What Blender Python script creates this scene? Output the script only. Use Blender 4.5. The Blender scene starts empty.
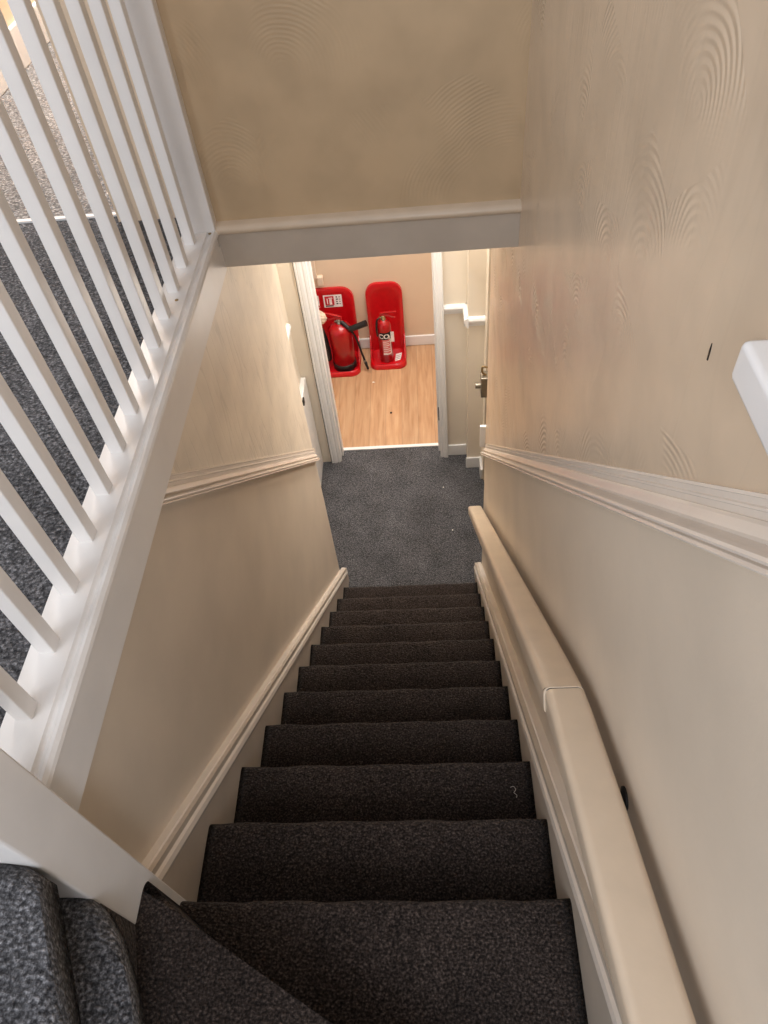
import bpy, bmesh, math, random
from mathutils import Vector, Matrix
random.seed(7)
C = bpy.context.scene.collection
PI = math.pi
R_ = 0.2            # riser
G_ = 0.2105         # going
W_ = 0.781          # visible tread width

# ------------------------------------------------------------------ materials
def srgb(r, g, b):
    f = lambda c: ((c/255)/12.92 if c/255 <= .04045 else (((c/255)+.055)/1.055)**2.4)
    return (f(r), f(g), f(b), 1)

def new_mat(name):
    m = bpy.data.materials.new(name); m.use_nodes = True
    nt = m.node_tree; b = nt.nodes['Principled BSDF']
    return m, nt, b

def N(nt, t, **kw):
    n = nt.nodes.new(t)
    for k, v in kw.items(): setattr(n, k, v)
    return n

def lk(nt, a, b): nt.links.new(a, b)

def ramp(nt, fac, stops):
    r = N(nt, 'ShaderNodeValToRGB')
    el = r.color_ramp.elements
    while len(el) < len(stops): el.new(.5)
    for e, (p, c) in zip(el, stops): e.position = p; e.color = c
    lk(nt, fac, r.inputs['Fac']); return r

def math_(nt, op, a, b=None, c=None):
    n = N(nt, 'ShaderNodeMath', operation=op)
    for i, v in enumerate((a, b, c)):
        if v is None: continue
        if isinstance(v, (int, float)): n.inputs[i].default_value = v
        else: lk(nt, v, n.inputs[i])
    return n.outputs[0]

def paint(name, col, rough=.35, var=.06, bump=.08, scale=9, spec=.5):
    """painted surface: slight tonal mottling and brush unevenness"""
    m, nt, b = new_mat(name)
    tc = N(nt, 'ShaderNodeTexCoord')
    n1 = N(nt, 'ShaderNodeTexNoise'); n1.inputs['Scale'].default_value = scale; n1.inputs['Detail'].default_value = 5
    lk(nt, tc.outputs['Object'], n1.inputs['Vector'])
    d = tuple(max(0, c*(1-var*2)) for c in col[:3]) + (1,)
    r = ramp(nt, n1.outputs['Fac'], [(.3, d), (.62, col)])
    lk(nt, r.outputs['Color'], b.inputs['Base Color'])
    n2 = N(nt, 'ShaderNodeTexNoise'); n2.inputs['Scale'].default_value = 60; n2.inputs['Detail'].default_value = 4
    lk(nt, tc.outputs['Object'], n2.inputs['Vector'])
    bp = N(nt, 'ShaderNodeBump'); bp.inputs['Strength'].default_value = bump; bp.inputs['Distance'].default_value = .004
    lk(nt, n2.outputs['Fac'], bp.inputs['Height']); lk(nt, bp.outputs['Normal'], b.inputs['Normal'])
    b.inputs['Roughness'].default_value = rough
    b.inputs['Specular IOR Level'].default_value = spec
    return m

def plaster(name, col, plane, rough=.38, arcs=1.0, streak=.0, scale=3.3, freq=30, strength=.4, far=0):
    """old artex plaster: combed fans of concentric ridges, some vertical tool drags"""
    m, nt, b = new_mat(name)
    tc = N(nt, 'ShaderNodeTexCoord'); sp = N(nt, 'ShaderNodeSeparateXYZ')
    lk(nt, tc.outputs['Object'], sp.inputs[0])
    cb = N(nt, 'ShaderNodeCombineXYZ')
    lk(nt, sp.outputs['Y' if plane == 'yz' else 'X'], cb.inputs[0]); lk(nt, sp.outputs['Z'], cb.inputs[1])
    # warp
    nw = N(nt, 'ShaderNodeTexNoise', noise_dimensions='2D'); nw.inputs['Scale'].default_value = 2.5
    lk(nt, cb.outputs[0], nw.inputs['Vector'])
    wa = N(nt, 'ShaderNodeVectorMath', operation='MULTIPLY_ADD')
    lk(nt, nw.outputs['Color'], wa.inputs[0]); wa.inputs[1].default_value = (.08, .08, 0); lk(nt, cb.outputs[0], wa.inputs[2])
    v = N(nt, 'ShaderNodeTexVoronoi', voronoi_dimensions='2D'); v.inputs['Scale'].default_value = scale
    lk(nt, wa.outputs[0], v.inputs['Vector'])
    ring = math_(nt, 'SINE', math_(nt, 'MULTIPLY', v.outputs['Distance'], freq*2*PI/scale*1.0))
    # local position within the fan: only the upper part of each sweep shows ridges
    loc = N(nt, 'ShaderNodeVectorMath', operation='SUBTRACT')
    lk(nt, wa.outputs[0], loc.inputs[0]); lk(nt, v.outputs['Position'], loc.inputs[1])
    ls = N(nt, 'ShaderNodeSeparateXYZ'); lk(nt, loc.outputs[0], ls.inputs[0])
    up = N(nt, 'ShaderNodeMapRange'); up.inputs['From Min'].default_value = -.02; up.inputs['From Max'].default_value = .06
    lk(nt, ls.outputs['Y'], up.inputs['Value'])
    nm = N(nt, 'ShaderNodeTexNoise', noise_dimensions='2D'); nm.inputs['Scale'].default_value = 5; nm.inputs['Detail'].default_value = 2
    lk(nt, cb.outputs[0], nm.inputs['Vector'])
    mk = N(nt, 'ShaderNodeMapRange'); mk.inputs['From Min'].default_value = .42; mk.inputs['From Max'].default_value = .62
    lk(nt, nm.outputs['Fac'], mk.inputs['Value'])
    h = math_(nt, 'MULTIPLY', math_(nt, 'MULTIPLY', ring, up.outputs[0]), mk.outputs[0])
    h = math_(nt, 'MULTIPLY', h, .35*arcs)
    # tool drags (long thin creases)
    mp = N(nt, 'ShaderNodeMapping'); mp.inputs['Scale'].default_value = (9, 1.3, 1); mp.inputs['Rotation'].default_value = (0, 0, .12)
    lk(nt, cb.outputs[0], mp.inputs['Vector'])
    ns = N(nt, 'ShaderNodeTexNoise', noise_dimensions='2D'); ns.inputs['Scale'].default_value = 1.6; ns.inputs['Detail'].default_value = 1.5
    lk(nt, mp.outputs[0], ns.inputs['Vector'])
    cr = math_(nt, 'ABSOLUTE', math_(nt, 'SUBTRACT', ns.outputs['Fac'], .5))
    crm = N(nt, 'ShaderNodeMapRange'); crm.inputs['From Min'].default_value = 0; crm.inputs['From Max'].default_value = .035
    lk(nt, cr, crm.inputs['Value'])
    h = math_(nt, 'ADD', h, math_(nt, 'MULTIPLY', crm.outputs[0], streak))
    if far:
        fm = N(nt, 'ShaderNodeMapRange'); fm.inputs['From Min'].default_value = -1.5; fm.inputs['From Max'].default_value = -.1
        fm.inputs['To Min'].default_value = .75; fm.inputs['To Max'].default_value = far
        lk(nt, sp.outputs['Y'], fm.inputs['Value']); h = math_(nt, 'MULTIPLY', h, fm.outputs[0])
    # soft undulation
    nu = N(nt, 'ShaderNodeTexNoise', noise_dimensions='2D'); nu.inputs['Scale'].default_value = 6; nu.inputs['Detail'].default_value = 3
    lk(nt, cb.outputs[0], nu.inputs['Vector'])
    h = math_(nt, 'ADD', h, math_(nt, 'MULTIPLY', nu.outputs['Fac'], 1.2))
    bp = N(nt, 'ShaderNodeBump'); bp.inputs['Strength'].default_value = strength; bp.inputs['Distance'].default_value = .004
    lk(nt, h, bp.inputs['Height']); lk(nt, bp.outputs['Normal'], b.inputs['Normal'])
    d = tuple(c*.86 for c in col[:3]) + (1,)
    r = ramp(nt, nu.outputs['Fac'], [(.3, d), (.65, col)])
    if streak > 0:
        dk = N(nt, 'ShaderNodeMapRange'); dk.inputs['From Min'].default_value = 0; dk.inputs['From Max'].default_value = .016
        dk.inputs['To Min'].default_value = .80; lk(nt, cr, dk.inputs['Value'])
        mx = N(nt, 'ShaderNodeMix', data_type='RGBA', blend_type='MULTIPLY'); mx.inputs[0].default_value = min(1, streak*1.3)
        lk(nt, r.outputs['Color'], mx.inputs[6]); lk(nt, dk.outputs[0], mx.inputs[7])
        lk(nt, mx.outputs[2], b.inputs['Base Color'])
    else:
        lk(nt, r.outputs['Color'], b.inputs['Base Color'])
    b.inputs['Roughness'].default_value = rough
    return m

def carpet(name, dark, light, scale=230, bump=1.0):
    m, nt, b = new_mat(name)
    tc = N(nt, 'ShaderNodeTexCoord')
    n1 = N(nt, 'ShaderNodeTexNoise'); n1.inputs['Scale'].default_value = scale; n1.inputs['Detail'].default_value = 3; n1.inputs['Roughness'].default_value = .65
    lk(nt, tc.outputs['Object'], n1.inputs['Vector'])
    n3 = N(nt, 'ShaderNodeTexNoise'); n3.inputs['Scale'].default_value = 5; n3.inputs['Detail'].default_value = 3
    lk(nt, tc.outputs['Object'], n3.inputs['Vector'])
    f = math_(nt, 'ADD', n1.outputs['Fac'], math_(nt, 'MULTIPLY', math_(nt, 'SUBTRACT', n3.outputs['Fac'], .5), .18))
    mid = tuple((a+b_)/2*.8 for a, b_ in zip(dark[:3], light[:3])) + (1,)
    bright = tuple(min(1, c*2.0) for c in light[:3]) + (1,)
    r = ramp(nt, f, [(.33, dark), (.50, mid), (.62, light), (.78, bright)])
    v = N(nt, 'ShaderNodeTexVoronoi'); v.inputs['Scale'].default_value = scale*.75
    mpv = N(nt, 'ShaderNodeMapping'); mpv.inputs['Scale'].default_value = (.75, 1.2, 1.2)
    lk(nt, tc.outputs['Object'], mpv.inputs['Vector']); lk(nt, mpv.outputs[0], v.inputs['Vector'])
    sh = N(nt, 'ShaderNodeMapRange'); sh.inputs['From Min'].default_value = .1; sh.inputs['From Max'].default_value = .75
    sh.inputs['To Min'].default_value = 1.15; sh.inputs['To Max'].default_value = .45
    lk(nt, v.outputs['Distance'], sh.inputs['Value'])
    mx = N(nt, 'ShaderNodeMix', data_type='RGBA', blend_type='MULTIPLY'); mx.inputs[0].default_value = 1
    lk(nt, r.outputs['Color'], mx.inputs[6]); lk(nt, sh.outputs[0], mx.inputs[7])
    lk(nt, mx.outputs[2], b.inputs['Base Color'])
    h = math_(nt, 'ADD', math_(nt, 'MULTIPLY', v.outputs['Distance'], -1.0), n1.outputs['Fac'])
    bp = N(nt, 'ShaderNodeBump'); bp.inputs['Strength'].default_value = bump; bp.inputs['Distance'].default_value = .004
    lk(nt, h, bp.inputs['Height']); lk(nt, bp.outputs['Normal'], b.inputs['Normal'])
    b.inputs['Roughness'].default_value = .95; b.inputs['Specular IOR Level'].default_value = .1
    b.inputs['Sheen Weight'].default_value = .08
    return m

def laminate(name):
    m, nt, b = new_mat(name)
    tc = N(nt, 'ShaderNodeTexCoord'); sp = N(nt, 'ShaderNodeSeparateXYZ'); lk(nt, tc.outputs['Object'], sp.inputs[0])
    bw = .122
    u = math_(nt, 'DIVIDE', math_(nt, 'ADD', sp.outputs['X'], 5.03), bw)
    idx = math_(nt, 'FLOOR', u); fr = math_(nt, 'FRACT', u)
    wn = N(nt, 'ShaderNodeTexWhiteNoise', noise_dimensions='1D'); lk(nt, idx, wn.inputs['W'])
    cb = N(nt, 'ShaderNodeCombineXYZ')
    lk(nt, math_(nt, 'MULTIPLY', sp.outputs['X'], 26), cb.inputs[0])
    lk(nt, math_(nt, 'MULTIPLY', sp.outputs['Y'], 2.2), cb.inputs[1]); lk(nt, math_(nt, 'MULTIPLY', wn.outputs['Value'], 20), cb.inputs[2])
    gr = N(nt, 'ShaderNodeTexNoise'); gr.inputs['Scale'].default_value = 1.6; gr.inputs['Detail'].default_value = 6; gr.inputs['Distortion'].default_value = .6
    lk(nt, cb.outputs[0], gr.inputs['Vector'])
    r = ramp(nt, gr.outputs['Fac'], [(.28, srgb(172, 130, 94)), (.5, srgb(190, 150, 113)), (.72, srgb(200, 164, 128))])
    hv = N(nt, 'ShaderNodeMapRange'); hv.inputs['To Min'].default_value = .86; hv.inputs['To Max'].default_value = 1.06
    lk(nt, wn.outputs['Value'], hv.inputs['Value'])
    e = math_(nt, 'MINIMUM', fr, math_(nt, 'SUBTRACT', 1.0, fr))
    em = N(nt, 'ShaderNodeMapRange'); em.inputs['From Max'].default_value = .03; em.inputs['To Min'].default_value = .72
    lk(nt, e, em.inputs['Value'])
    k = math_(nt, 'MULTIPLY', hv.outputs[0], em.outputs[0])
    mx = N(nt, 'ShaderNodeMix', data_type='RGBA', blend_type='MULTIPLY'); mx.inputs[0].default_value = 1
    lk(nt, r.outputs['Color'], mx.inputs[6]); lk(nt, k, mx.inputs[7]); lk(nt, mx.outputs[2], b.inputs['Base Color'])
    b.inputs['Roughness'].default_value = .38
    return m

def plain(name, col, rough=.4, metal=0, spec=.5, coat=0):
    m, nt, b = new_mat(name)
    tc = N(nt, 'ShaderNodeTexCoord')
    n1 = N(nt, 'ShaderNodeTexNoise'); n1.inputs['Scale'].default_value = 30; lk(nt, tc.outputs['Object'], n1.inputs['Vector'])
    d = tuple(c*.88 for c in col[:3]) + (1,)
    r = ramp(nt, n1.outputs['Fac'], [(.3, d), (.7, col)])
    lk(nt, r.outputs['Color'], b.inputs['Base Color'])
    b.inputs['Roughness'].default_value = rough; b.inputs['Metallic'].default_value = metal
    b.inputs['Specular IOR Level'].default_value = spec; b.inputs['Coat Weight'].default_value = coat
    return m

CREAM = srgb(217, 202, 183)
M = dict(
    white=paint('white_gloss', srgb(228, 224, 220), .3, .03, .06),
    trimwhite=paint('white_trim', srgb(232, 230, 228), .3, .02, .04),
    grey=paint('shaded_white_trim', srgb(196, 183, 168), .4, .05, .06),  # white trim paint with its shade mixed into the colour
    cream=paint('cream_wall', CREAM, .42, .05, .10, 4),
    creamgloss=paint('cream_gloss', srgb(213, 194, 171), .3, .04, .08, 14),
    dado=paint('cream_white_gloss', srgb(226, 215, 203), .25, .03, .05),
    hall=paint('pale_cream_wall', srgb(230, 218, 200), .5, .03, .05, 4),
    taupe=paint('shaded_taupe_door', srgb(176, 152, 122), .4, .04, .05),  # taupe is the strip's shade put into the door colour
    pink=paint('peach_wall', srgb(226, 203, 176), .55, .03, .04, 3),
    plr=plaster('artex_right', srgb(214, 193, 168), 'yz', .29, .85, .10, 4.6, 95, .45, 5.0),
    plb=plaster('artex_bulkhead', srgb(198, 172, 138), 'xz', .45, .5, .0, 3.2, 105, .28),  # tanner than the side walls: the bulkhead's shade is in the colour
    pll=plaster('artex_left', srgb(228, 216, 198), 'yz', .4, .15, .5, 3.0, 90, .4),
    stair=carpet('shaded_charcoal_carpet', srgb(28, 23, 21), srgb(92, 80, 74), 215),  # same carpet as the grey one, darkened to carry the stairs' shade
    carpet=carpet('grey_loop_carpet', srgb(46, 46, 49), srgb(134, 133, 136), 185),
    room_carpet=carpet('daylit_grey_carpet', srgb(118, 114, 112), srgb(190, 186, 183), 150),  # daylight on the far carpet is painted in as a paler grey
    lam=laminate('oak_laminate'),
    red=plain('red_moulded_plastic', srgb(196, 8, 20), .32, 0, .5, .3),
    redmetal=plain('red_enamel', srgb(172, 7, 18), .28, 0, .5, .3),
    shaded_red=plain('shaded_red_enamel', srgb(150, 8, 18), .25),  # red enamel darkened to stand for the shadow on the hidden cylinder
    black=plain('black_rubber', srgb(18, 17, 18), .5),
    metal=plain('dull_nickel', srgb(150, 142, 128), .38, .85),
    brass=plain('old_brass', srgb(160, 138, 100), .35, .8),
    paper=plain('white_vinyl', srgb(238, 232, 228), .5),
    ink=plain('black_ink', srgb(20, 18, 18), .6),
    redink=plain('red_ink', srgb(190, 20, 40), .6),
    greyink=plain('grey_ink', srgb(150, 140, 138), .6),
    pinkink=plain('rose_ink', srgb(216, 120, 120), .6),
    beige=plain('beige_plastic', srgb(228, 208, 186), .5),
    lint=plain('pale_thread', srgb(190, 178, 168), .9),
    scrap=plain('white_scrap', srgb(244, 240, 232), .8),
    dark=plain('dark_iron', srgb(36, 34, 33), .5, .5),
)

# ------------------------------------------------------------------ mesh helpers
def obj(name, bm, m, parent=None, smooth=False, loc=None):
    bmesh.ops.recalc_face_normals(bm, faces=bm.faces)
    me = bpy.data.meshes.new(name); bm.to_mesh(me); bm.free()
    for x in (m if isinstance(m, (list, tuple)) else [m]): me.materials.append(x)
    if smooth:
        for p in me.polygons: p.use_smooth = True
    o = bpy.data.objects.new(name, me); C.objects.link(o)
    if loc: o.location = loc
    if parent: o.parent = parent
    return o

def bevel(o, w=.004, seg=2, angle=.6):
    b = o.modifiers.new('bevel', 'BEVEL'); b.width = w; b.segments = seg; b.limit_method = 'ANGLE'; b.angle_limit = angle
    for p in o.data.polygons: p.use_smooth = True
    w_ = o.modifiers.new('wn', 'WEIGHTED_NORMAL'); w_.keep_sharp = True
    return o

def add_box(bm, x0, x1, y0, y1, z0, z1, mi=0):
    vs = [bm.verts.new((x, y, z)) for x in (x0, x1) for y in (y0, y1) for z in (z0, z1)]
    for f in ((0,1,3,2),(4,6,7,5),(0,4,5,1),(2,3,7,6),(0,2,6,4),(1,5,7,3)):
        fc = bm.faces.new([vs[i] for i in f]); fc.material_index = mi
    return vs

def box(*a):
    bm = bmesh.new(); add_box(bm, *a); return bm

def add_prism(bm, poly, axis, a, b, mi=0):
    """polygon extruded along an axis. axis 0: poly=(y,z); 1: (x,z); 2: (x,y)"""
    def P(p, t): return {0: (t, p[0], p[1]), 1: (p[0], t, p[1]), 2: (p[0], p[1], t)}[axis]
    A = [bm.verts.new(P(p, a)) for p in poly]; B = [bm.verts.new(P(p, b)) for p in poly]
    n = len(poly)
    fs = [bm.faces.new(A), bm.faces.new(B[::-1])]
    for i in range(n): fs.append(bm.faces.new((A[i], A[(i+1) % n], B[(i+1) % n], B[i])))
    for f in fs: f.material_index = mi
    return bm

def prism(poly, axis, a, b):
    return add_prism(bmesh.new(), poly, axis, a, b)

def add_sweep(bm, path, sec, up=Vector((0, 0, 1)), cap=True, side=None):
    """sweep section (list of (side,up)) along a polyline of Vectors"""
    rings = []
    n = len(path)
    for i, p in enumerate(path):
        t = (path[min(i+1, n-1)] - path[max(i-1, 0)]).normalized()
        s = side if side is not None else t.cross(up).normalized()
        u = s.cross(t).normalized() if side is None else t.cross(s).normalized()*-1
        if u.dot(up) < 0: u = -u
        rings.append([bm.verts.new(p + s*a + u*b) for a, b in sec])
    m = len(sec)
    for i in range(n-1):
        for j in range(m):
            bm.faces.new((rings[i][j], rings[i][(j+1) % m], rings[i+1][(j+1) % m], rings[i+1][j]))
    if cap:
        bm.faces.new(rings[0][::-1]); bm.faces.new(rings[-1])
    return bm

def add_tube(bm, path, r, seg=12, r1=None):
    path = [Vector(p) for p in path]
    n = len(path); rings = []; ref = None
    for i, p in enumerate(path):
        t = (path[min(i+1, n-1)] - path[max(i-1, 0)]).normalized()
        if ref is None:
            ref = Vector((0, 0, 1)) if abs(t.z) < .9 else Vector((1, 0, 0))
        s = t.cross(ref).normalized(); u = s.cross(t).normalized(); ref = u
        rr = r if r1 is None else r + (r1-r)*i/(n-1)
        rings.append([bm.verts.new(p + (s*math.cos(2*PI*k/seg) + u*math.sin(2*PI*k/seg))*rr) for k in range(seg)])
    for i in range(n-1):
        for k in range(seg):
            bm.faces.new((rings[i][k], rings[i][(k+1) % seg], rings[i+1][(k+1) % seg], rings[i+1][k]))
    bm.faces.new(rings[0][::-1]); bm.faces.new(rings[-1])
    return bm

def add_lathe(bm, prof, seg=32, c=(0, 0, 0)):
    rings = []
    for r, z in prof:
        rings.append([bm.verts.new((c[0]+r*math.cos(2*PI*k/seg), c[1]+r*math.sin(2*PI*k/seg), c[2]+z)) for k in range(seg)])
    for i in range(len(prof)-1):
        for k in range(seg):
            bm.faces.new((rings[i][k], rings[i][(k+1) % seg], rings[i+1][(k+1) % seg], rings[i+1][k]))
    bm.faces.new(rings[0][::-1]); bm.faces.new(rings[-1])
    return bm

def bez(pts, n=20):
    """Catmull-Rom through points"""
    P = [Vector(p) for p in pts]; P = [P[0]*2-P[1]] + P + [P[-1]*2-P[-2]]; out = []
    for i in range(1, len(P)-2):
        for k in range(n):
            t = k/n; a, b, c, d = P[i-1], P[i], P[i+1], P[i+2]
            out.append(.5*((2*b)+(-a+c)*t+(2*a-5*b+4*c-d)*t*t+(-a+3*b-3*c+d)*t**3))
    out.append(P[-2]); return out

def thing(name, label, cat, loc=(0, 0, 0), group=None):
    o = bpy.data.objects.new(name, None); C.objects.link(o); o.location = loc
    o.empty_display_size = .05
    o['label'] = label; o['category'] = cat
    if group: o['group'] = group
    return o

def tag(o, label, cat, group=None):
    o['label'] = label; o['category'] = cat
    if group: o['group'] = group
    return o

STRUCT = {}
def struct(name, bm, m, smooth=False, label=None, cat=None):
    o = obj(name, bm, m, None, smooth); o['kind'] = 'structure'
    o['label'] = label or name.replace('_', ' '); o['category'] = cat or name.split('_')[0]
    return o

# pitch lines
def nosing(y): return R_ - R_/G_*y
def string_top(y): return .3127 - .957*y
def dadoL(y): return 1.301 - .9415*y    # top edge of the dado, left wall
def dadoR(y): return 1.287 - .9585*y

# ------------------------------------------------------------------ setting
XL, XR = -.03, .819            # stairwell wall planes
YL, YR = .115, .13             # where the two walls stop at the foot of the stairs
YB = -.580                     # bulkhead wall plane
ZC = 2.660                     # hall ceiling / bottom of fascia
ZL = 2.760                     # landing carpet
ZK = 2.775                     # top of balustrade base rail
YD = 1.235                     # wall with the doorway

# lower left stair wall: smooth below the dado, textured above
def dl(y): return dadoL(y) - .02
YX = (1.281-ZC)/.9415           # where the left dado meets the landing
def dr(y): return dadoR(y) - .02
bm = bmesh.new()
add_prism(bm, [(-2.10, 0), (YL, 0), (YL, dl(YL)), (YX, ZC), (-2.10, ZC)], 0, XL, XL-.12, 0)
struct('wall_left', bm, M['cream'], label='smooth cream lower part of the left stair wall')
bm = prism([(YL, dl(YL)), (YL, ZC), (YX, ZC)], 0, XL, XL-.12)
struct('wall_left_upper', bm, M['pll'], label='streaky cream plaster above the left dado rail')
# right stair wall
bm = prism([(-3.3, -.0), (YR, 0), (YR, dr(YR)), (-3.3, dr(-3.3))], 0, XR, XR+.07)
struct('wall_right', bm, M['cream'], label='smooth cream right stair wall below the dado rail')
bm = prism([(YR, dr(YR)), (YR, ZC+.3), (YB, ZC+.3), (YB, 5.0), (-3.3, 5.0), (-3.3, dr(-3.3))], 0, XR, XR+.07)
struct('wall_right_upper', bm, M['plr'], label='combed cream plaster on the right stair wall above the dado rail')
# bulkhead wall above the stairs
bm = bmesh.new(); add_box(bm, -.055, XR, YB, YB+.09, ZL+.0, 5.0)
struct('wall_bulkhead', bm, M['plb'], label='textured plaster wall with shade in its tan colour, above the fascia board')

# fascia board at the foot of the bulkhead with a rounded lip
bm = bmesh.new()
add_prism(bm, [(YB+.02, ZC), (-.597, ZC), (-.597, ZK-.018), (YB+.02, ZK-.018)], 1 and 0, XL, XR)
fs = struct('trim_fascia', bm, M['grey'], label='white fascia board, shade mixed into its colour, across the bottom of the bulkhead wall', cat='trim')
bm = prism([(YB+.02, ZK-.018), (-.597, ZK-.018), (-.605, ZK-.014), (-.610, ZK-.006), (-.608, ZK+.003), (-.598, ZK+.010), (YB+.02, ZK+.013)], 0, XL, XR)
o = obj('lip', bm, M['creamgloss'], fs, True); o.modifiers.new('es', 'EDGE_SPLIT').split_angle = .8
# upper landing floor and hall ceiling (one slab, two faces)
bm = bmesh.new(); add_box(bm, XL, .90, -.565, YD+.1, ZC, ZL-.02)
add_box(bm, -1.3, XL+.001, -2.085, YD+.1, ZC, ZL-.035)
struct('ceiling_hall', bm, M['hall'])
bm = bmesh.new()
add_prism(bm, [(-1.25, -2.09), (-.05, -2.09), (-.05, -.43), (-1.25, -.43)], 2, ZL-.03, ZL)
add_box(bm, -1.25, -.295, -3.2, -2.085, ZL-.03, ZL+.027)
struct('floor_landing', bm, M['carpet'], label='dark grey carpet of the upper landing behind the balusters')
bm = box(-1.06, -.29, -.452, 2.4, ZL-.03, ZL+.002)
struct('floor_upper_room', bm, M['room_carpet'], label='grey carpet beyond the upper doorway, paled to show daylight')
bm = box(-1.06, -.295, -.456, -.440, ZL-.004, ZL+.006)
struct('trim_threshold_upper', bm, M['trimwhite'], label='pale threshold strip where the two landing carpets meet', cat='trim')
bm = box(-1.10, -1.045, -.45, 2.4, ZL, 5.0)
struct('wall_upper_room_left', bm, M['pink'])
bm = box(-1.045, -1.022, -.45, 2.4, ZL, ZL+.145); o = struct('baseboard_upper_room', bm, M['trimwhite']); bevel(o, .008)
bm = bmesh.new(); add_box(bm, -.295, -.20, -.44, 2.4, ZL, 5.0); add_box(bm, -.295, -.05, -.49, -.44, ZL, 5.0); struct('wall_upper_room_right', bm, M['pink'])

# hall floor, walls
bm = box(-.75, 1.05, -.02, 1.335, -.03, 0); struct('floor', bm, M['carpet'], label='grey carpet of the hall at the foot of the stairs')
bm = box(-1.3, 1.3, 1.36, 2.65, -.03, -.002); struct('floor_laminate', bm, M['lam'], label='oak laminate floor of the room beyond the doorway')
bm = box(-.115, .64, 1.335, 1.362, -.03, .006); o = struct('trim_threshold', bm, M['trimwhite'], label='white threshold strip between grey carpet and laminate', cat='trim')
bm = box(-.34, -.265, YL+.0, YD, 0, ZC); struct('wall_hall_left', bm, M['hall'])
bm = bmesh.new(); add_box(bm, -.34, -.135, YD-.005, YD+.115, 0, ZC); struct('wall_hall_end_left', bm, M['hall'])
bm = bmesh.new(); add_box(bm, .655, .90, YD+.012, YD+.115, 0, ZC); struct('wall_hall_end_right', bm, M['hall'])
bm = box(-.135, .655, YD, YD+.115, 2.03, ZC); struct('wall_over_door', bm, M['hall'])
bm = box(.797, .90, 1.115, YD+.012, 0, ZC); struct('wall_pier', bm, M['hall'], label='pale cream pier right of the doorway')
bm = bmesh.new(); add_box(bm, .893, .96, .98, 1.115, 0, ZC); add_box(bm, .893, .96, YR, .20, 0, ZC); add_box(bm, .893, .96, .20, .98, 2.02, ZC)
struct('wall_hall_right', bm, M['hall'])
# skirtings of the hall
def skirt(name, bm): o = struct(name, bm, M['trimwhite']); bevel(o, .006); return o
skirt('baseboard_recess', box(.664, .797, YD-.004, YD+.012, 0, .10))
skirt('baseboard_pier', box(.785, .893, 1.099, 1.115, 0, .10))
skirt('baseboard_hall_right', box(.876, .893, .985, 1.098, 0, .10))
# dado of the hall
def dado_sec(): return [(0, 0), (.010, .004), (.012, .016), (.022, .030), (.026, .048), (.020, .060), (.010, .064), (0, .064)]
def straight_dado(name, p0, p1, out):
    bm = bmesh.new(); p0 = Vector(p0); p1 = Vector(p1); out = Vector(out)
    A = [bm.verts.new(p0+out*a+Vector((0, 0, b))) for a, b in dado_sec()]
    B = [bm.verts.new(p1+out*a+Vector((0, 0, b))) for a, b in dado_sec()]
    n = len(A)
    for i in range(n): bm.faces.new((A[i], A[(i+1) % n], B[(i+1) % n], B[i]))
    bm.faces.new(A); bm.faces.new(B[::-1])
    return struct(name, bm, M['trimwhite'], label=name.replace('_', ' '), cat='trim')
straight_dado('trim_dado_recess', (.655, YD+.012, 1.18), (.797, YD+.012, 1.18), (0, -1, 0))
straight_dado('trim_dado_pier', (.771, 1.115, 1.18), (.893, 1.115, 1.18), (0, -1, 0))
straight_dado('trim_dado_pier_side', (.797, YD+.012, 1.18), (.797, 1.089, 1.18), (-1, 0, 0))
straight_dado('trim_dado_hall_left', (-.265, .50, 1.18), (-.265, 1.16, 1.18), (1, 0, 0))
# low white boxed panel along the left hall wall
bm = bmesh.new(); add_box(bm, -.265, -.232, .55, YD-.01, 0, .79)
o = struct('trim_boxing', bm, M['trimwhite'], label='white low panelled boxing on the left hall wall beside the doorway', cat='trim'); bevel(o, .006)
bm = bmesh.new(); add_box(bm, -.232, -.222, .985, 1.02, .755, .80)
l = obj('catch', bm, M['dark'], o); bevel(l, .003); l['label'] = 'dark metal catch'

# door 1: lining and moulded architraves of the doorway
d1 = bpy.data.objects.new('door_1', None); C.objects.link(d1); d1['kind'] = 'structure'; d1['label'] = 'white doorway frame to the room with the extinguishers'; d1['category'] = 'doorway'
def architrave(x0, x1, flip):
    bm = bmesh.new(); w = x1-x0
    sec = [(0, 0), (0, .012), (.010, .016), (.020, .014), (.030, .019), (.046, .021), (.054, .019), (.060, .022), (.068, .018), (.068, 0)]
    sec = [(a/.068*w, b) for a, b in sec]
    poly = [((x1-a) if flip else (x0+a), YD-b) for a, b in sec]
    return add_prism(bm, poly, 2, 0, 2.07)
def archobj(bm): o = obj('architrave', bm, M['trimwhite'], d1); return o
archobj(architrave(-.168, -.106, True)); bm = architrave(.618, .668, False)
for v in bm.verts: v.co.x -= .006*v.co.z
archobj(bm)
obj('lining', box(-.118, -.100, YD-.004, YD+.118, 0, 2.02), M['trimwhite'], d1)
obj('lining', box(.613, .655, YD-.004, YD+.118, 0, 2.02), M['trimwhite'], d1)
obj('lining', box(-.118, .648, YD-.004, YD+.118, 2.02, 2.04), M['trimwhite'], d1)
o = obj('door_stop', box(-.100, -.088, YD+.05, YD+.105, 0, 2.02), M['trimwhite'], d1)
o = obj('door_stop', box(.601, .613, YD+.05, YD+.105, 0, 2.02), M['trimwhite'], d1)
o = obj('strike_plate', box(.6075, .614, YD+.012, YD+.046, .33, .42), M['black'], d1); o['label'] = 'black strike plate on the right jamb'
obj('packing_gap', box(-.1735, -.168, YD-.007, YD-.004, 0, 2.07), M['dark'], d1)['label'] = 'dark gap along the left architrave'

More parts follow.
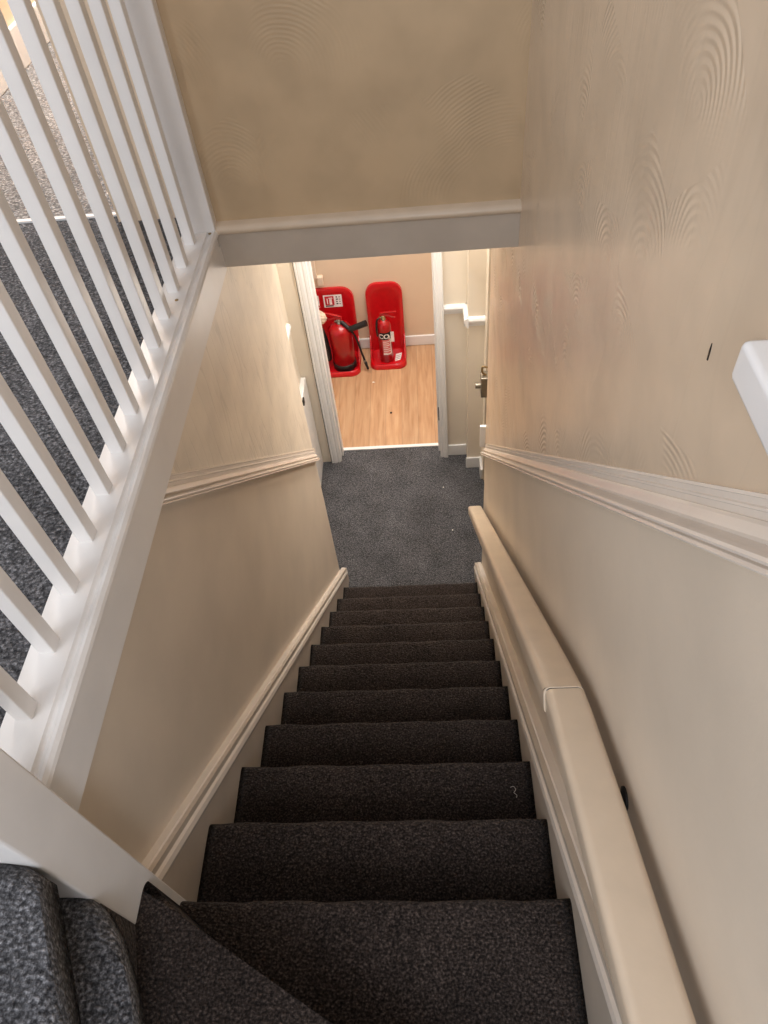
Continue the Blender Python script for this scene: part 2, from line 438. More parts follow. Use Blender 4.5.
# door 2: front door in the right hall wall, seen almost edge on
d2 = bpy.data.objects.new('door_2', None); C.objects.link(d2); d2['kind'] = 'structure'; d2['label'] = 'front door in the right hall wall, shade in its taupe colour, seen almost edge on'; d2['category'] = 'door'
bm = bmesh.new(); add_box(bm, .900, .945, .205, .975, .005, 2.015); o = obj('door_leaf', bm, M['taupe'], d2); bevel(o, .003)
for (y0, y1, z0, z1) in ((.28, .55, .2, .9), (.62, .90, .2, .9), (.28, .55, 1.05, 1.85), (.62, .90, 1.05, 1.85)):
    o = obj('door_panel', box(.894, .901, y0, y1, z0, z1), M['taupe'], d2); bevel(o, .005)
# latch on the door
lt = thing('night_latch', 'dull metal night latch with round knob on the front door edge', 'latch', (.90, .76, 1.05)); 
bm = box(-.056, -.0, -.035, .035, -.085, .055); o = obj('latch_case', bm, M['metal'], lt); bevel(o, .006, 3)
bm = bmesh.new(); add_tube(bm, [(-.054, .0, -.02), (-.064, .0, -.02), (-.068, 0, -.02), (-.086, 0, -.02)], .017, 20); o = obj('turn_knob', bm, M['metal'], lt); bevel(o, .003)
bm = bmesh.new(); add_tube(bm, bez([(-.025, .0, .05), (-.048, .0, .075), (-.046, .0, .11), (-.02, .0, .105)], 8), .006, 10); obj('snib', bm, M['brass'], lt, True)

# the room with the extinguishers
YW = 2.545
bm = box(-1.3, 1.3, YW, YW+.08, 0, ZC); struct('wall_room_back', bm, M['pink'])
bm = box(-1.38, -1.3, 1.33, YW, 0, ZC); struct('wall_room_left', bm, M['pink'])
bm = box(1.3, 1.38, 1.33, YW, 0, ZC); struct('wall_room_right', bm, M['pink'])
bm = box(-1.3, 1.3, 1.36, YW, ZC, ZC+.05); struct('ceiling_room', bm, M['pink'])
skirt('baseboard_room_back', box(-1.3, 1.3, YW-.016, YW, 0, .095))

# ------------------------------------------------------------------ string boards (skirtings of the stairs)
def string_board(name, xin, xwall, sgn, ynear, yfar):
    t = []
    bm = prism([(yfar, 0), (yfar, string_top(yfar)-.004), (ynear, string_top(ynear)-.004), (ynear, string_top(ynear)-.42), (-.15, 0)], 0, xwall, xin)
    root = struct(name, bm, M['grey'], label=name.replace('_', ' '), cat='skirting')  # board face takes the white paint with shade in it
    bm = bmesh.new()
    # ogee moulding on the top edge: section offset (outward x, normal to slope)
    a = math.atan(.957); path = [Vector((0, yfar, string_top(yfar))), Vector((0, ynear, string_top(ynear)))]
    d = (path[1]-path[0]).normalized(); nrm = Vector((0, -math.sin(a)*-1, math.cos(a)))
    nrm = Vector((0, math.sin(a), math.cos(a)))
    th = abs(xin-xwall)
    sec = [(0, 0), (th*.55, 0), (th*.66, -.003), (th*.74, -.010), (th*.92, -.015), (th+.005, -.023), (th+.008, -.034), (th+.005, -.045), (th+.001, -.050), (0, -.052)]
    A = [bm.verts.new(Vector((xwall+sgn*p, 0, 0))+path[0]+nrm*q) for p, q in sec]
    B = [bm.verts.new(Vector((xwall+sgn*p, 0, 0))+path[1]+nrm*q) for p, q in sec]
    n = len(A)
    for i in range(n): bm.faces.new((A[i], A[(i+1) % n], B[(i+1) % n], B[i]))
    bm.faces.new(A); bm.faces.new(B[::-1])
    o = obj('moulding', bm, M['dado'], root)
    return root
string_board('baseboard_left', -.001, XL, 1, -2.094, .185)
string_board('baseboard_right', .782, XR, -1, -3.0, .185)

# ------------------------------------------------------------------ dado rails up the stairs
def stair_dado(name, xwall, sgn, f, yn, yf, lab, wid, bord):
    bm = bmesh.new()
    sl = f(0)-f(1); a = math.atan(sl); nrm = Vector((0, math.sin(a), math.cos(a)))
    p0 = Vector((xwall, yf, f(yf))); p1 = Vector((xwall, yn, f(yn)))
    sec = [(-.002, .002), (.006, .002), (.009, -.001), (.013, -.008), (.0145, -.0115), (.008, -.0135), (.007, -.0195), (.018, -.022), (.023, -.0235), (.0245, -.027), (.023, -.0305), (.019, -.0315), (.019, -.033), (.023, -.034), (.0255, -.037), (.024, -.040), (.018, -.042), (-.002, -.042)]
    sec = [(p, q*wid) for p, q in sec]
    A = [bm.verts.new(p0+Vector((sgn*p, 0, 0))+nrm*q) for p, q in sec]
    B = [bm.verts.new(p1+Vector((sgn*p, 0, 0))+nrm*q) for p, q in sec]
    n = len(A)
    for i in range(n): bm.faces.new((A[i], A[(i+1) % n], B[(i+1) % n], B[i]))
    bm.faces.new(A); bm.faces.new(B[::-1])
    root = struct(name, bm, M['dado'], label=lab, cat='dado rail')
    bm = bmesh.new(); b = bord
    sec = [(-.002, b), (.003, b), (.0035, b*.86), (.0015, b*.82), (.0015, b*.55), (.004, b*.50), (.004, b*.40), (.0025, b*.36), (.0025, 0), (-.002, 0)]
    A = [bm.verts.new(p0+Vector((sgn*p, 0, 0))+nrm*q) for p, q in sec]
    B = [bm.verts.new(p1+Vector((sgn*p, 0, 0))+nrm*q) for p, q in sec]
    n = len(A)
    for i in range(n): bm.faces.new((A[i], A[(i+1) % n], B[(i+1) % n], B[i]))
    bm.faces.new(A); bm.faces.new(B[::-1])
    obj('border_strip', bm, M['dado'], root)
    return root
stair_dado('trim_dado_left', XL, 1, dadoL, -1.47, YL+.012, 'moulded dado rail sloping down the left stair wall', .75, .030)
stair_dado('trim_dado_right', XR, -1, dadoR, -2.75, YR+.012, 'moulded dado rail sloping down the right stair wall above the handrail', .80, .022)
struct('trim_dado_return', box(.793, XR, YR+.012, YR+.026, 1.16, 1.295), M['trimwhite'], label='white return piece at the foot of the right dado rail', cat='trim')

# ------------------------------------------------------------------ staircase
st = thing('staircase', 'steep staircase in charcoal carpet, darkened for shade, going down to the hall', 'staircase', (0, 0, 0))
def step_mesh(k):
    z = k*R_; yf = -(k-1)*G_; yb = yf - G_ - (.02 if k < 11 else .45)
    prof = [(yb, z), (yf-.022, z), (yf-.012, z-.001), (yf-.004, z-.006), (yf, z-.015), (yf-.003, z-.026), (yf-.012, z-.031), (yf-.020, z-.036), (yf-.024, z-R_), (yb, z-R_)]
    bm = bmesh.new(); nx = 28; rings = []; x0, x1 = -.001, W_+.001
    if k == 11: x0 = .012
    ph = random.random()*6
    for i in range(nx+1):
        x = x0+(x1-x0)*i/nx
        w = .0016*math.sin(i*.9+ph)+random.uniform(-.0012, .0012)
        ring = []
        for j, (y, zz) in enumerate(prof):
            jit = w if 1 <= j <= 6 else 0
            sag = -.0015*math.sin(PI*i/nx) if j in (1, 2, 3) else 0
            ring.append(bm.verts.new((x, y+jit, zz+sag)))
        rings.append(ring)
    m = len(prof)
    for i in range(nx):
        for j in range(m):
            bm.faces.new((rings[i][j], rings[i][(j+1) % m], rings[i+1][(j+1) % m], rings[i+1][j]))
    bm.faces.new(rings[0]); bm.faces.new(rings[-1][::-1])
    return bm
for k in range(1, 12):
    o = obj('step', step_mesh(k), M['stair'], st, True)
    o.modifiers.new('wn', 'WEIGHTED_NORMAL')

def rounded_slab(poly, z0, z1, edges, m, name, parent, r=.02):
    bm = prism(poly, 2, z0, z1)
    bm.edges.ensure_lookup_table()
    sel = []
    for e in bm.edges:
        a, b = e.verts
        if abs(a.co.z-z1) < 1e-6 and abs(b.co.z-z1) < 1e-6:
            for (i, j) in edges:
                p, q = poly[i], poly[j]
                s1 = {(round(a.co.x, 5), round(a.co.y, 5)), (round(b.co.x, 5), round(b.co.y, 5))}
                if s1 == {(round(p[0], 5), round(p[1], 5)), (round(q[0], 5), round(q[1], 5))}: sel.append(e)
    bmesh.ops.bevel(bm, geom=sel, offset=r, segments=5, affect='EDGES', profile=.5)
    o = obj(name, bm, m, parent, True); o.modifiers.new('wn', 'WEIGHTED_NORMAL'); return o
# winders turning left around the newel post
p12 = [(.028, -2.112), (.12, -2.180), (.24, -2.248), (.367, -2.318), (.781, -2.545), (.781, -3.2), (.10, -3.2), (.028, -2.6)]
rounded_slab(p12, 2.2, 2.4, [(0, 1), (1, 2), (2, 3), (3, 4)], M['stair'], 'winder_step', st)
p13 = [(.030, -2.186), (.050, -2.200), (.081, -2.235), (.104, -2.273), (.121, -2.305), (.136, -2.345), (.30, -3.2), (-.30, -3.2), (-.30, -2.12), (-.075, -2.12), (-.066, -2.150), (-.036, -2.188)]
o13 = rounded_slab(p13, 2.552, 2.6, [(0, 1), (1, 2), (2, 3), (3, 4), (4, 5), (5, 6)], M['carpet'], 'winder_step', st)
r13 = [(.0305, -2.185), (.042, -2.225), (.066, -2.32), (.24, -3.2), (-.30, -3.2), (-.30, -2.12), (-.075, -2.12), (-.036, -2.188)]
obj('riser', prism(r13, 2, 2.395, 2.553), M['stair'], o13)
p14 = [(-.30, -2.09), (-.075, -2.09), (-.070, -2.188), (.020, -2.189), (.040, -2.199), (.058, -2.232), (.090, -2.295), (.121, -2.358), (.30, -3.2), (-.30, -3.2)]
o14 = rounded_slab(p14, 2.722, 2.789, [(3, 4), (4, 5), (5, 6), (6, 7), (7, 8)], M['carpet'], 'winder_step', st, .028)
r14 = [(-.30, -2.09), (-.075, -2.09), (-.070, -2.188), (-.030, -2.189), (-.012, -2.27), (.014, -2.35), (.2, -3.2), (-.30, -3.2)]
obj('riser', prism(r14, 2, 2.598, 2.723), M['carpet'], o14)

# ------------------------------------------------------------------ balustrade
bal = thing('balustrade', 'white painted landing balustrade with square balusters on the left', 'balustrade', (-.04, -.65, ZK))
def bobj(name, bm, m=None, **k):
    o = obj(name, bm, m or M['white'], bal, **k)
    o.matrix_parent_inverse = Matrix.Translation((.04, .65, -ZK)); return o
YF, YN = -.606, -2.10
cap_prof = [(-.084, ZK-.05), (-.084, ZK), (-.016, ZK), (-.013, ZK-.004), (-.010, ZK-.0055), (-.006, ZK-.004), (-.001, ZK+.001), (.005, ZK+.002), (.011, ZK-.003), (.013, ZK-.010), (.010, ZK-.016), (.005, ZK-.019), (.005, ZK-.05)]
bobj('base_rail', prism(cap_prof, 1, YN, YF))
bobj('apron_board', prism([(-.040, 2.652), (.0055, 2.652), (.005, ZK-.05), (-.040, ZK-.05)], 1, YN, -.592))
yb = -.672
for i in range(13):
    y = yb - i*.1098 + .013
    o = bobj('baluster', box(-.066, -.039, y-.0135, y+.0135, ZK-.002, 3.66)); bevel(o, .0025, 2)
bobj('top_rail', prism([(-.085, 3.64), (-.085, 3.695), (-.072, 3.712), (-.034, 3.712), (-.021, 3.695), (-.021, 3.64)], 1, YN, YB))
o = bobj('half_newel', box(-.064, .008, -.612, YB+.002, ZK-.004, 3.9)); bevel(o, .004)
o = bobj('newel_post', box(-.062, .030, -2.187, -2.095, 2.15, 3.85)); bevel(o, .005)
for (x, y) in ((-.055, -.630), (-.006, -.622), (-.036, -.926)):
    bm = bmesh.new(); add_lathe(bm, [(.0045, 0), (.0045, .0012), (.002, .0018)], 14, (x, y, ZK)); bobj('screw', bm, M['brass'])

# ------------------------------------------------------------------ handrail down the right wall
hr = thing('handrail', 'long cream painted handrail in two joined lengths on the right stair wall', 'handrail', (.763, .04, .82))
inv = Matrix.Translation((-.763, -.04, -.82))
def zrail(y): return .871 - .921*y
def rail_sec(w, h, r):
    out = []
    for cx, cy, a0 in ((w/2-r, -r, 0), (-w/2+r, -r, 90), (-w/2+r*.6, -h+r*.6, 180), (w/2-r*.6, -h+r*.6, 270)):
        rr = r if a0 < 180 else r*.6
        for k in range(6):
            a = math.radians(a0+k*18); out.append((cx+rr*math.cos(a), cy+rr*math.sin(a)))
    return out
SX = Vector((1, 0, 0)); XC = .765
YJ = -1.865
p = [Vector((XC, .045, zrail(.045)-.004)), Vector((XC, .03, zrail(.03)))] + [Vector((XC, y, zrail(y))) for y in [(-.2*i) for i in range(1, 9)]] + [Vector((XC, -1.72, zrail(-1.72))), Vector((XC, YJ, zrail(YJ)-.006))]
bm = bmesh.new(); add_sweep(bm, p, rail_sec(.069, .046, .012), side=SX); o = obj('rail', bm, M['creamgloss'], hr, True); o.matrix_parent_inverse = inv
o.modifiers.new('es', 'EDGE_SPLIT').split_angle = .9
zj = zrail(YJ)-.006
bm = bmesh.new(); add_sweep(bm, [Vector((XC, YJ+.001, zj-.0012)), Vector((XC, YJ-.004, zj-.0012))], rail_sec(.0685, .0458, .012), side=SX); o = obj('joint', bm, M['black'], hr); o.matrix_parent_inverse = inv
XN = .7665
q = [Vector((XN, YJ-.003, zj)), Vector((XN, YJ-.06, zj+.036)), Vector((XN, -2.1, zj+.130)), Vector((XN, -2.36, zj+.255)), Vector((XN, -2.9, zj+.515))]
bm = bmesh.new(); add_sweep(bm, q, rail_sec(.067, .046, .012), side=SX); o = obj('rail', bm, M['creamgloss'], hr, True); o.matrix_parent_inverse = inv
o.modifiers.new('es', 'EDGE_SPLIT').split_angle = .9
def bracket(y, z):
    bm = bmesh.new(); add_lathe(bm, [(.017, 0), (.017, .003), (.010, .005)], 20)
    bmesh.ops.transform(bm, matrix=Matrix.Translation((XR, y, z)) @ Matrix.Rotation(-PI/2, 4, 'Y'), verts=bm.verts)
    add_tube(bm, bez([(XR-.003, y, z), (XR-.02, y, z-.012), (XC+.01, y, z-.008), (XC, y, z+.012)], 6), .008, 10)
    o = obj('bracket', bm, M['dark'], hr, True); o.matrix_parent_inverse = inv; o['label'] = 'dark iron wall bracket'
bracket(-2.068, zj+.114-.066)

# white rail end at the upper right
ur = thing('upper_handrail', 'bright white rail end high on the right wall at the picture edge', 'handrail', (.8135, -1.988, 3.360))
bm = bmesh.new(); add_box(bm, -.013, .012, -.75, .012, -.020, .018); o = obj('rail', bm, M['trimwhite'], ur); bevel(o, .006, 3)
bm = bmesh.new(); add_box(bm, -.008, .012, -.30, -.26, -.05, -.018); obj('bracket', bm, M['trimwhite'], ur)

# ------------------------------------------------------------------ fire extinguisher stands
def rrect(w, h, r, rb, seg=8):
    """outline in (x,z): top corners radius r, bottom corners rb"""
    out = []
    for cx, cz, a0, rr in ((w/2-r, h-r, 0, r), (-w/2+r, h-r, 90, r), (-w/2+rb, rb, 180, rb), (w/2-rb, rb, 270, rb)):
        for k in range(seg+1):
            a = math.radians(a0+90*k/seg); out.append((cx+rr*math.cos(a), cz+rr*math.sin(a)))
    return out
def stand(label, loc, w, h, depth, r, taper):
    t = thing('extinguisher_stand', label, 'stand', loc)
    # back panel: leaning, slightly narrower at the top, raised rim
    lean = .05
    def X(x, z): return x*(1-taper*z/h)
    def pt(x, z, f): return Vector((X(x, z), f+lean*z/h, z))
    outl = rrect(w, h, r, .03); inn = [(x*(1-.045/w*1.0), .028+(z-.028)*(1-.028/h)) for x, z in outl]; inn2 = [(x*(1-.075/w), .04+(z-.04)*(1-.055/h)) for x, z in outl]
    bm = bmesh.new()
    A = [bm.verts.new(pt(x, z, .03)) for x, z in outl]; B = [bm.verts.new(pt(x, z, -.006)) for x, z in outl]
    C_ = [bm.verts.new(pt(x, z, -.012)) for x, z in inn]; D = [bm.verts.new(pt(x, z, -.004)) for x, z in inn2]
    n = len(A)
    for P, Q in ((A, B), (B, C_), (C_, D)):
        for i in range(n): bm.faces.new((P[i], P[(i+1) % n], Q[(i+1) % n], Q[i]))
    bm.faces.new(A); bm.faces.new(D[::-1])
    o = obj('back_panel', bm, M['red'], t, True); o.modifiers.new('es', 'EDGE_SPLIT').split_angle = .8
    # base tray with rim, rounded front corners
    bm = bmesh.new()
    def tray(wd, d, rr):
        out = []
        for cx, cy, a0, q in ((wd/2-.01, -.0, 0, .01), (-wd/2+.01, 0, 90, .01), (-wd/2+rr, -d+rr, 180, rr), (wd/2-rr, -d+rr, 270, rr)):
            for k in range(9):
                a = math.radians(a0+90*k/8); out.append((cx+q*math.cos(a), cy+q*math.sin(a)))
        return out
    rings = []
    for (wd, d, z) in ((w+.012, depth+.004, 0), (w+.012, depth+.004, .012), (w, depth-.003, .034), (w-.012, depth-.010, .040), (w-.030, depth-.020, .036), (w-.045, depth-.028, .022)):
        rings.append([bm.verts.new((x, y+.02, z)) for x, y in tray(wd, d, .07)])
    n = len(rings[0])
    for P, Q in zip(rings, rings[1:]):
        for i in range(n): bm.faces.new((P[i], P[(i+1) % n], Q[(i+1) % n], Q[i]))
    bm.faces.new(rings[0]); bm.faces.new(rings[-1][::-1])
    o = obj('base_tray', bm, M['red'], t, True); o.modifiers.new('es', 'EDGE_SPLIT').split_angle = .8
    # side cheeks rising from the tray to the panel
    for s in (-1, 1):
        bm = bmesh.new()
        x = s*(w/2-.004)
        add_prism(bm, [(.02, .03), (-depth*.55, .03), (-depth*.35, .07), (-.03, .14), (.02, .17)], 0, x-.006, x+.006)
        o = obj('side_cheek', bm, M['red'], t); bevel(o, .004)
    return t, pt

def flat(parent, name, pt, x0, x1, z0, z1, m, off):
    bm = bmesh.new()
    vs = [pt(x, z, off) for x, z in ((x0, z0), (x1, z0), (x1, z1), (x0, z1))]
    bk = [v+Vector((0, .0006, 0)) for v in vs]
    V = [bm.verts.new(v) for v in vs]; B = [bm.verts.new(v) for v in bk]
    bm.faces.new(V); bm.faces.new(B[::-1])
    for i in range(4): bm.faces.new((V[i], V[(i+1) % 4], B[(i+1) % 4], B[i]))
    return obj(name, bm, m, parent)

def sticker(t, pt, cx, cz, sx=1.0):
    """white action sign: red square with a white extinguisher mark and lines of small print"""
    off = -.0055
    lab = flat(t, 'sign_sticker', pt, cx-.078*sx, cx+.078*sx, cz-.052, cz+.052, M['paper'], off)
    lab['label'] = 'white sticker with red pictogram'
    flat(lab, 'pictogram', pt, cx-.066*sx, cx+.010*sx, cz-.034, cz+.042, M['redink'], off-.001)
    flat(lab, 'pictogram_bottle', pt, cx-.030*sx, cx-.008*sx, cz-.028, cz+.018, M['paper'], off-.002)
    flat(lab, 'pictogram_lever', pt, cx-.034*sx, cx-.001*sx, cz+.022, cz+.030, M['paper'], off-.002)
    flat(lab, 'pictogram_hose', pt, cx-.050*sx, cx-.042*sx, cz-.022, cz+.024, M['paper'], off-.002)
    flat(lab, 'print_line', pt, cx-.066*sx, cx+.002*sx, cz-.045, cz-.037, M['ink'], off-.001)
    for i in range(4):
        flat(lab, 'print_line', pt, cx+.028*sx, cx+(.040+.004*(i % 2))*sx, cz+.028-.019*i, cz+.038-.019*i, M['ink'], off-.001)
        flat(lab, 'print_line', pt, cx+.052*sx, cx+.066*sx, cz+.028-.019*i, cz+.036-.019*i, M['greyink'], off-.001)

LX, LY = -.30, 2.475
ls, lpt = stand('wide red extinguisher stand with white stickers, against the far wall beside the doorway', (LX, LY, 0), .60, .592, .315, .10, .02)
sticker(ls, lpt, .132, .488, .95); sticker(ls, lpt, -.052, .488, .95)
RX, RY = .232, 2.475
rs, rpt = stand('narrow red extinguisher stand with tall rounded back, right one of the pair', (RX, RY, 0), .285, .608, .255, .09, .0)
# worn pale label on the right tray
bm = bmesh.new()
vs = [(.055, -.165, .0235), (.098, -.150, .0235), (.112, -.060, .0235), (.062, -.075, .0235)]
add_prism(bm, [v[:2] for v in vs], 2, .0215, .0260)
lab = obj('tray_label', bm, M['paper'], rs); lab['label'] = 'worn pale label on the tray'
for i in range(3):
    bm = bmesh.new(); f = .15+.25*i
    a = Vector(vs[0]).lerp(Vector(vs[3]), f); b = Vector(vs[1]).lerp(Vector(vs[2]), f); c = Vector(vs[0]).lerp(Vector(vs[3]), f+.08); d = Vector(vs[1]).lerp(Vector(vs[2]), f+.08)
    u = Vector((0, 0, .0028)); bm.faces.new([bm.verts.new(v+u) for v in (a.lerp(b, .12), a.lerp(b, .85), c.lerp(d, .85), c.lerp(d, .12))]); obj('print_line', bm, M['greyink'], lab)

# ------------------------------------------------------------------ fire extinguishers
def body_prof(r, h):
    return [(r*.80, 0), (r, .006), (r, h*.83), (r*.97, h*.875), (r*.86, h*.925), (r*.66, h*.962), (r*.42, h*.985), (r*.28, h)]
def head(t, z, s=1.0, turn=0.0, metal='metal'):
    rot = Matrix.Rotation(turn, 4, 'Z')
    def tr(bm): bmesh.ops.transform(bm, matrix=rot, verts=bm.verts); return bm
    bm = bmesh.new(); add_lathe(bm, [(.021*s, 0), (.021*s, .012*s), (.016*s, .014*s), (.016*s, .036*s), (.012*s, .040*s)], 18, (0, 0, z))
    add_tube(bm, [(0, 0, z+.022*s), (-.034*s, 0, z+.022*s)], .008*s, 12)
    obj('valve', bm, M[metal], t, True)
    bm = bmesh.new()
    add_prism(bm, [(-.025*s, z+.040*s), (.02*s, z+.040*s), (.095*s, z+.020*s), (.100*s, z+.026*s), (.02*s, z+.052*s), (-.025*s, z+.050*s)], 1, -.008*s, .008*s)
    o = obj('carry_handle', tr(bm), M['redmetal'], t); bevel(o, .002)
    bm = bmesh.new()
    add_prism(bm, [(-.025*s, z+.056*s), (.02*s, z+.062*s), (.110*s, z+.076*s), (.110*s, z+.083*s), (.02*s, z+.074*s), (-.025*s, z+.064*s)], 1, -.009*s, .009*s)
    o = obj('squeeze_lever', tr(bm), M['redmetal'], t); bevel(o, .002)

# front one in the wide stand
e1 = thing('fire_extinguisher', 'large red extinguisher with black base ring and hose, front one in the wide stand', 'fire extinguisher', (-.118, 2.300, .022))
bm = bmesh.new(); add_lathe(bm, body_prof(.090, .385), 40, (0, 0, .02)); obj('cylinder', bm, M['redmetal'], e1, True)
bm = bmesh.new(); add_lathe(bm, [(.086, 0), (.095, .004), (.095, .050), (.092, .056), (.086, .056)], 40); obj('base_ring', bm, M['black'], e1, True)
head(e1, .400, 1.05, math.radians(165))
bm = bmesh.new(); add_tube(bm, [(.02, -.012, .425), (.05, -.03, .405), (.075, -.045, .385)], .016, 14); add_tube(bm, [(.078, -.045, .378), (.11, -.052, .388), (.215, -.06, .432)], .021, 16, .025)
o = obj('horn', bm, M['black'], e1, True); o.modifiers.new('es', 'EDGE_SPLIT').split_angle = .9
bm = bmesh.new(); add_tube(bm, bez([(.090, -.05, .37), (.120, -.055, .30), (.150, -.06, .17), (.168, -.062, .08)], 8), .0085, 12)
hz = obj('hose', bm, M['black'], e1, True)
bm = bmesh.new(); add_tube(bm, [(.1665, -.062, .088), (.170, -.063, .070)], .012, 12); obj('ferrule', bm, M['metal'], hz, True)
bm = bmesh.new(); add_tube(bm, [(.170, -.063, .072), (.187, -.066, .000)], .0125, 14, .010); obj('nozzle', bm, M['black'], hz, True)

# second one, mostly behind the door frame
e2 = thing('fire_extinguisher', 'red extinguisher with pale cream head, half hidden by the left door frame', 'fire extinguisher', (-.362, 2.34, .022))
bm = bmesh.new(); add_lathe(bm, body_prof(.075, .42), 36, (0, 0, .02)); obj('cylinder', bm, M['shaded_red'], e2, True)
bm = bmesh.new(); add_lathe(bm, [(.073, 0), (.080, .004), (.080, .050), (.072, .054)], 36); obj('base_ring', bm, M['black'], e2, True)
head(e2, .435, 1.0, math.radians(20))
bm = bmesh.new()
add_tube(bm, bez([(.085, -.055, .375), (.106, -.062, .29), (.114, -.064, .19), (.114, -.062, .09)], 6), .030, 14, .036)
o = obj('horn', bm, M['black'], e2, True)
bm = bmesh.new()
bmesh.ops.create_icosphere(bm, subdivisions=4, radius=1)
for v in bm.verts:
    n = v.co.copy()
    k = 1+.10*math.sin(5*n.x+2*n.z)+.07*math.sin(9*n.y+3*n.x)+.05*math.sin(13*n.z+4*n.y)
    v.co = Vector((n.x*.062*k+.098+.010*n.z, n.y*.045*k-.05, n.z*.046*k+.478-.018*n.x))
o = obj('pale_cover', bm, M['beige'], e2, True); o['label'] = 'pale cream crumpled cover'

# slim one in the narrow stand
e3 = thing('fire_extinguisher', 'slim red extinguisher with a black and white label band, in the narrow stand', 'fire extinguisher', (.222, 2.345, .022))
r3 = .054
bm = bmesh.new(); add_lathe(bm, body_prof(r3, .385), 36, (0, 0, .0)); obj('cylinder', bm, M['redmetal'], e3, True)
head(e3, .380, .95, math.radians(-8), 'brass')
bm = bmesh.new(); add_tube(bm, bez([(-.03, -.01, .402), (-.05, -.02, .385), (-.058, -.03, .33), (-.056, -.03, .25)], 8), .007, 10); obj('hose', bm, M['black'], e3, True)
def curved(parent, name, a0, a1, z0, z1, m, off):
    """patch wrapped round the cylinder, angles measured from the front (-Y), positive to the right"""
    bm = bmesh.new(); n = 10; lo = []; hi = []
    for i in range(n+1):
        a = math.radians(a0+(a1-a0)*i/n); r = r3+off
        lo.append(bm.verts.new((r*math.sin(a), -r*math.cos(a), z0))); hi.append(bm.verts.new((r*math.sin(a), -r*math.cos(a), z1)))
    for i in range(n): bm.faces.new((lo[i], lo[i+1], hi[i+1], hi[i]))
    return obj(name, bm, m, parent, True)
band = curved(e3, 'label_band', -42, 62, .228, .292, M['ink'], .0012); band['label'] = 'black band with white gas symbol'
lb = curved(e3, 'label_panel', -22, 52, .085, .226, M['pinkink'], .0012); lb['label'] = 'rose label panel with white print'
for i, (a, b) in enumerate(((-18, 45), (-18, 30), (-18, 48), (-18, 22), (-18, 40), (-18, 48), (-18, 10))):
    curved(lb, 'print_line', a, b, .205-.018*i, .211-.018*i, M['paper'], .0018)
curved(lb, 'label_border', 44, 54, .085, .226, M['paper'], .0018); curved(lb, 'label_border', -22, 54, .083, .096, M['paper'], .0018)
def curved_text(parent, body, size, a_mid, z, off, m):
    cu = bpy.data.curves.new('t', 'FONT'); cu.body = body; cu.size = size; cu.align_x = 'CENTER'; cu.offset = size*.025
    to = bpy.data.objects.new('t', cu); C.objects.link(to)
    dg = bpy.context.evaluated_depsgraph_get(); me = bpy.data.meshes.new_from_object(to.evaluated_get(dg))
    bpy.data.objects.remove(to)
    bm = bmesh.new(); bm.from_mesh(me); bpy.data.meshes.remove(me)
    for v in bm.verts:
        a = math.radians(a_mid)+v.co.x/r3; r = r3+off
        v.co = Vector((r*math.sin(a), -r*math.cos(a), z+v.co.y))
    return obj('gas_symbol', bm, m, parent)
curved_text(band, 'CO', .056, -6, .240, .003, M['paper']); curved_text(band, '2', .036, 38, .234, .003, M['paper'])
# hanging white tag
bm = box(.046, .074, -.030, -.0285, .19, .285); o = obj('service_tag', bm, M['paper'], e3); o['label'] = 'white service tag'

# cream cable trunking and small box on the far wall
tb = thing('wall_box', 'small cream box and trunking high on the far wall over the wide stand', 'cable box', (-.246, YW, .685))
bm = box(-.020, .026, -.042, 0, -.055, .02); o = obj('box', bm, M['beige'], tb); bevel(o, .008, 3)
bm = bmesh.new(); add_box(bm, -.062, -.020, -.022, 0, -.01, .9); o = obj('trunking', bm, M['beige'], tb); bevel(o, .008, 3)

# ------------------------------------------------------------------ small litter
def tiny(name, bm, m, label, cat, loc, group=None):
    o = obj(name, bm, m, None, False, loc); return tag(o, label, cat, group)
bm = bmesh.new()
add_tube(bm, bez([(-.012, .016, .002), (-.002, .018, .003), (.004, .008, .003), (-.002, -.002, .003), (.006, -.010, .003), (.004, -.018, .002)], 6), .0010, 6)
bmesh.ops.scale(bm, vec=(.8, .8, 1), verts=bm.verts)
tiny('thread', bm, M['lint'], 'curled pale thread on the right side of the third straight tread down', 'thread', (.733, -1.770, 1.8))
bm = bmesh.new(); add_prism(bm, [(-.012, -.007), (.012, -.002), (-.006, .009)], 2, 0, .003)
tiny('paper_scrap', bm, M['scrap'], 'white scrap on the laminate in front of the narrow stand', 'scrap', (.115, 2.09, -.002))
bm = bmesh.new(); add_lathe(bm, [(.009, 0), (.008, .004), (.003, .007)], 10); tiny('crumb', bm, M['ink'], 'dark crumb on the laminate floor near the doorway', 'crumb', (.255, 1.72, -.002))
for i, (x, y) in enumerate(((.62, .93), (.665, .55))):
    bm = bmesh.new(); add_lathe(bm, [(.004, 0), (.0045, .003), (.002, .006)], 8)
    tiny('crumb', bm, M['scrap'], ('white crumb on the hall carpet closer to the doorway', 'white crumb on the hall carpet closer to the stairs')[i], 'crumb', (x, y, 0))
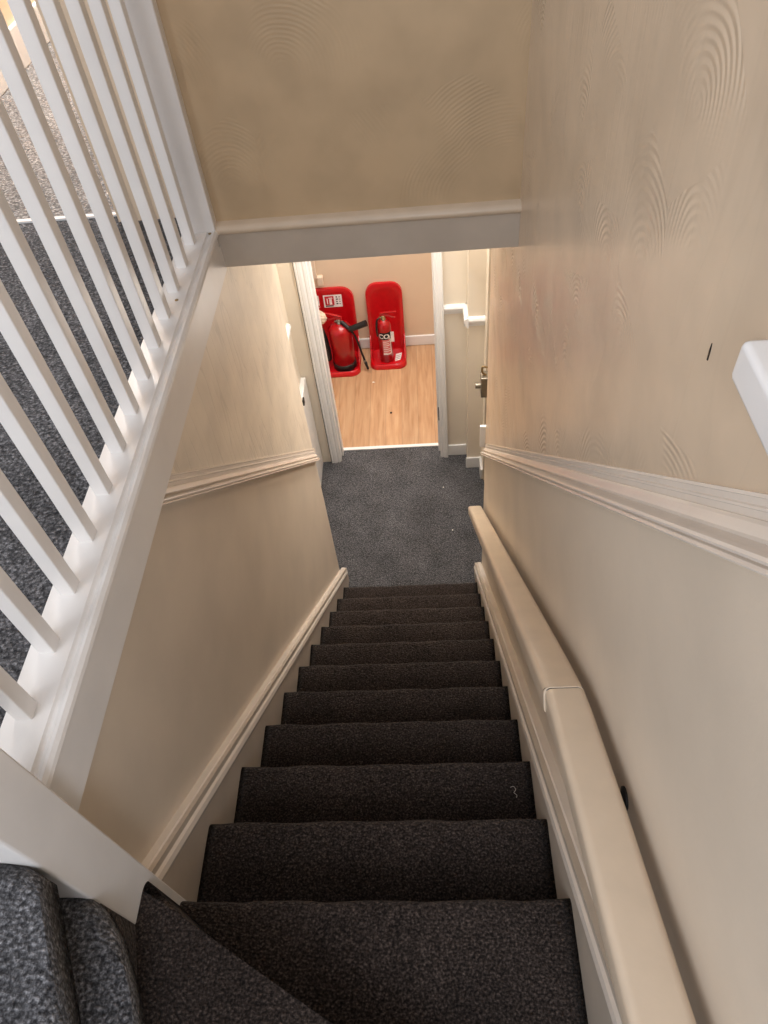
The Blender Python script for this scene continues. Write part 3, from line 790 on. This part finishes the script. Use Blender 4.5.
bm = bmesh.new(); add_prism(bm, [(-.0015, -.008), (.0005, -.009), (.0018, .002), (.0006, .010), (-.0008, .004)], 0, -.0004, .0004); tiny('scuff', bm, M['dark'], 'short dark scuff on the right plaster wall above the dado rail', 'scuff', (XR-.0003, -1.893, 3.299))

# ------------------------------------------------------------------ light
w = bpy.data.worlds.new('World'); bpy.context.scene.world = w; w.use_nodes = True
bg = w.node_tree.nodes['Background']; bg.inputs['Color'].default_value = (.97, .96, 1.0, 1); bg.inputs['Strength'].default_value = .62
def area(name, loc, target, sx, sy, power, col):
    l = bpy.data.lights.new(name, 'AREA'); l.shape = 'RECTANGLE'; l.size = sx; l.size_y = sy; l.energy = power; l.color = col
    o = bpy.data.objects.new(name, l); C.objects.link(o); o.location = loc
    o.rotation_euler = (Vector(target)-Vector(loc)).to_track_quat('-Z', 'Y').to_euler(); return o
area('landing_window_light', (-1.2, -3.5, 4.9), (.1, -1.4, 2.4), 1.5, 1.5, 44, (.88, .93, 1.0))
area('newel_fill_light', (.74, -3.2, 3.75), (-.1, -1.95, 2.65), .5, .6, 16, (.82, .89, 1.0))  # added fill that cools and brightens the newel face
area('hall_fill_light', (.48, .88, 2.60), (.40, .80, 0), .45, .35, 21, (1.0, .96, .90))  # added ceiling fill, placed to rake across the right wall plaster
area('front_door_light', (.86, .6, 1.75), (-.2, .3, 1.2), .5, .5, 9, (1.0, .98, .95))
area('room_light', (.3, 1.95, 2.56), (.3, 1.95, 0), 1.2, .8, 38, (1.0, .98, .95))
area('upper_room_light', (-.7, 1.0, 4.6), (-.8, .6, 2.7), .8, .8, 60, (1, .98, .96))

# ------------------------------------------------------------------ camera
cam = bpy.data.cameras.new('Camera'); co = bpy.data.objects.new('Camera', cam); C.objects.link(co)
cam.sensor_fit = 'VERTICAL'; cam.sensor_height = 24; cam.lens = 24*728.625/1024; cam.clip_start = .02
co.location = (.562373, -2.439170, 3.737793); co.rotation_euler = (.7024119, .0834744, .0116637)
bpy.context.scene.camera = co
sc = bpy.context.scene
sc.view_settings.view_transform = 'Standard'; sc.view_settings.look = 'None'; sc.view_settings.exposure = 0
sc.cycles.max_bounces = 8; sc.cycles.use_denoising = True
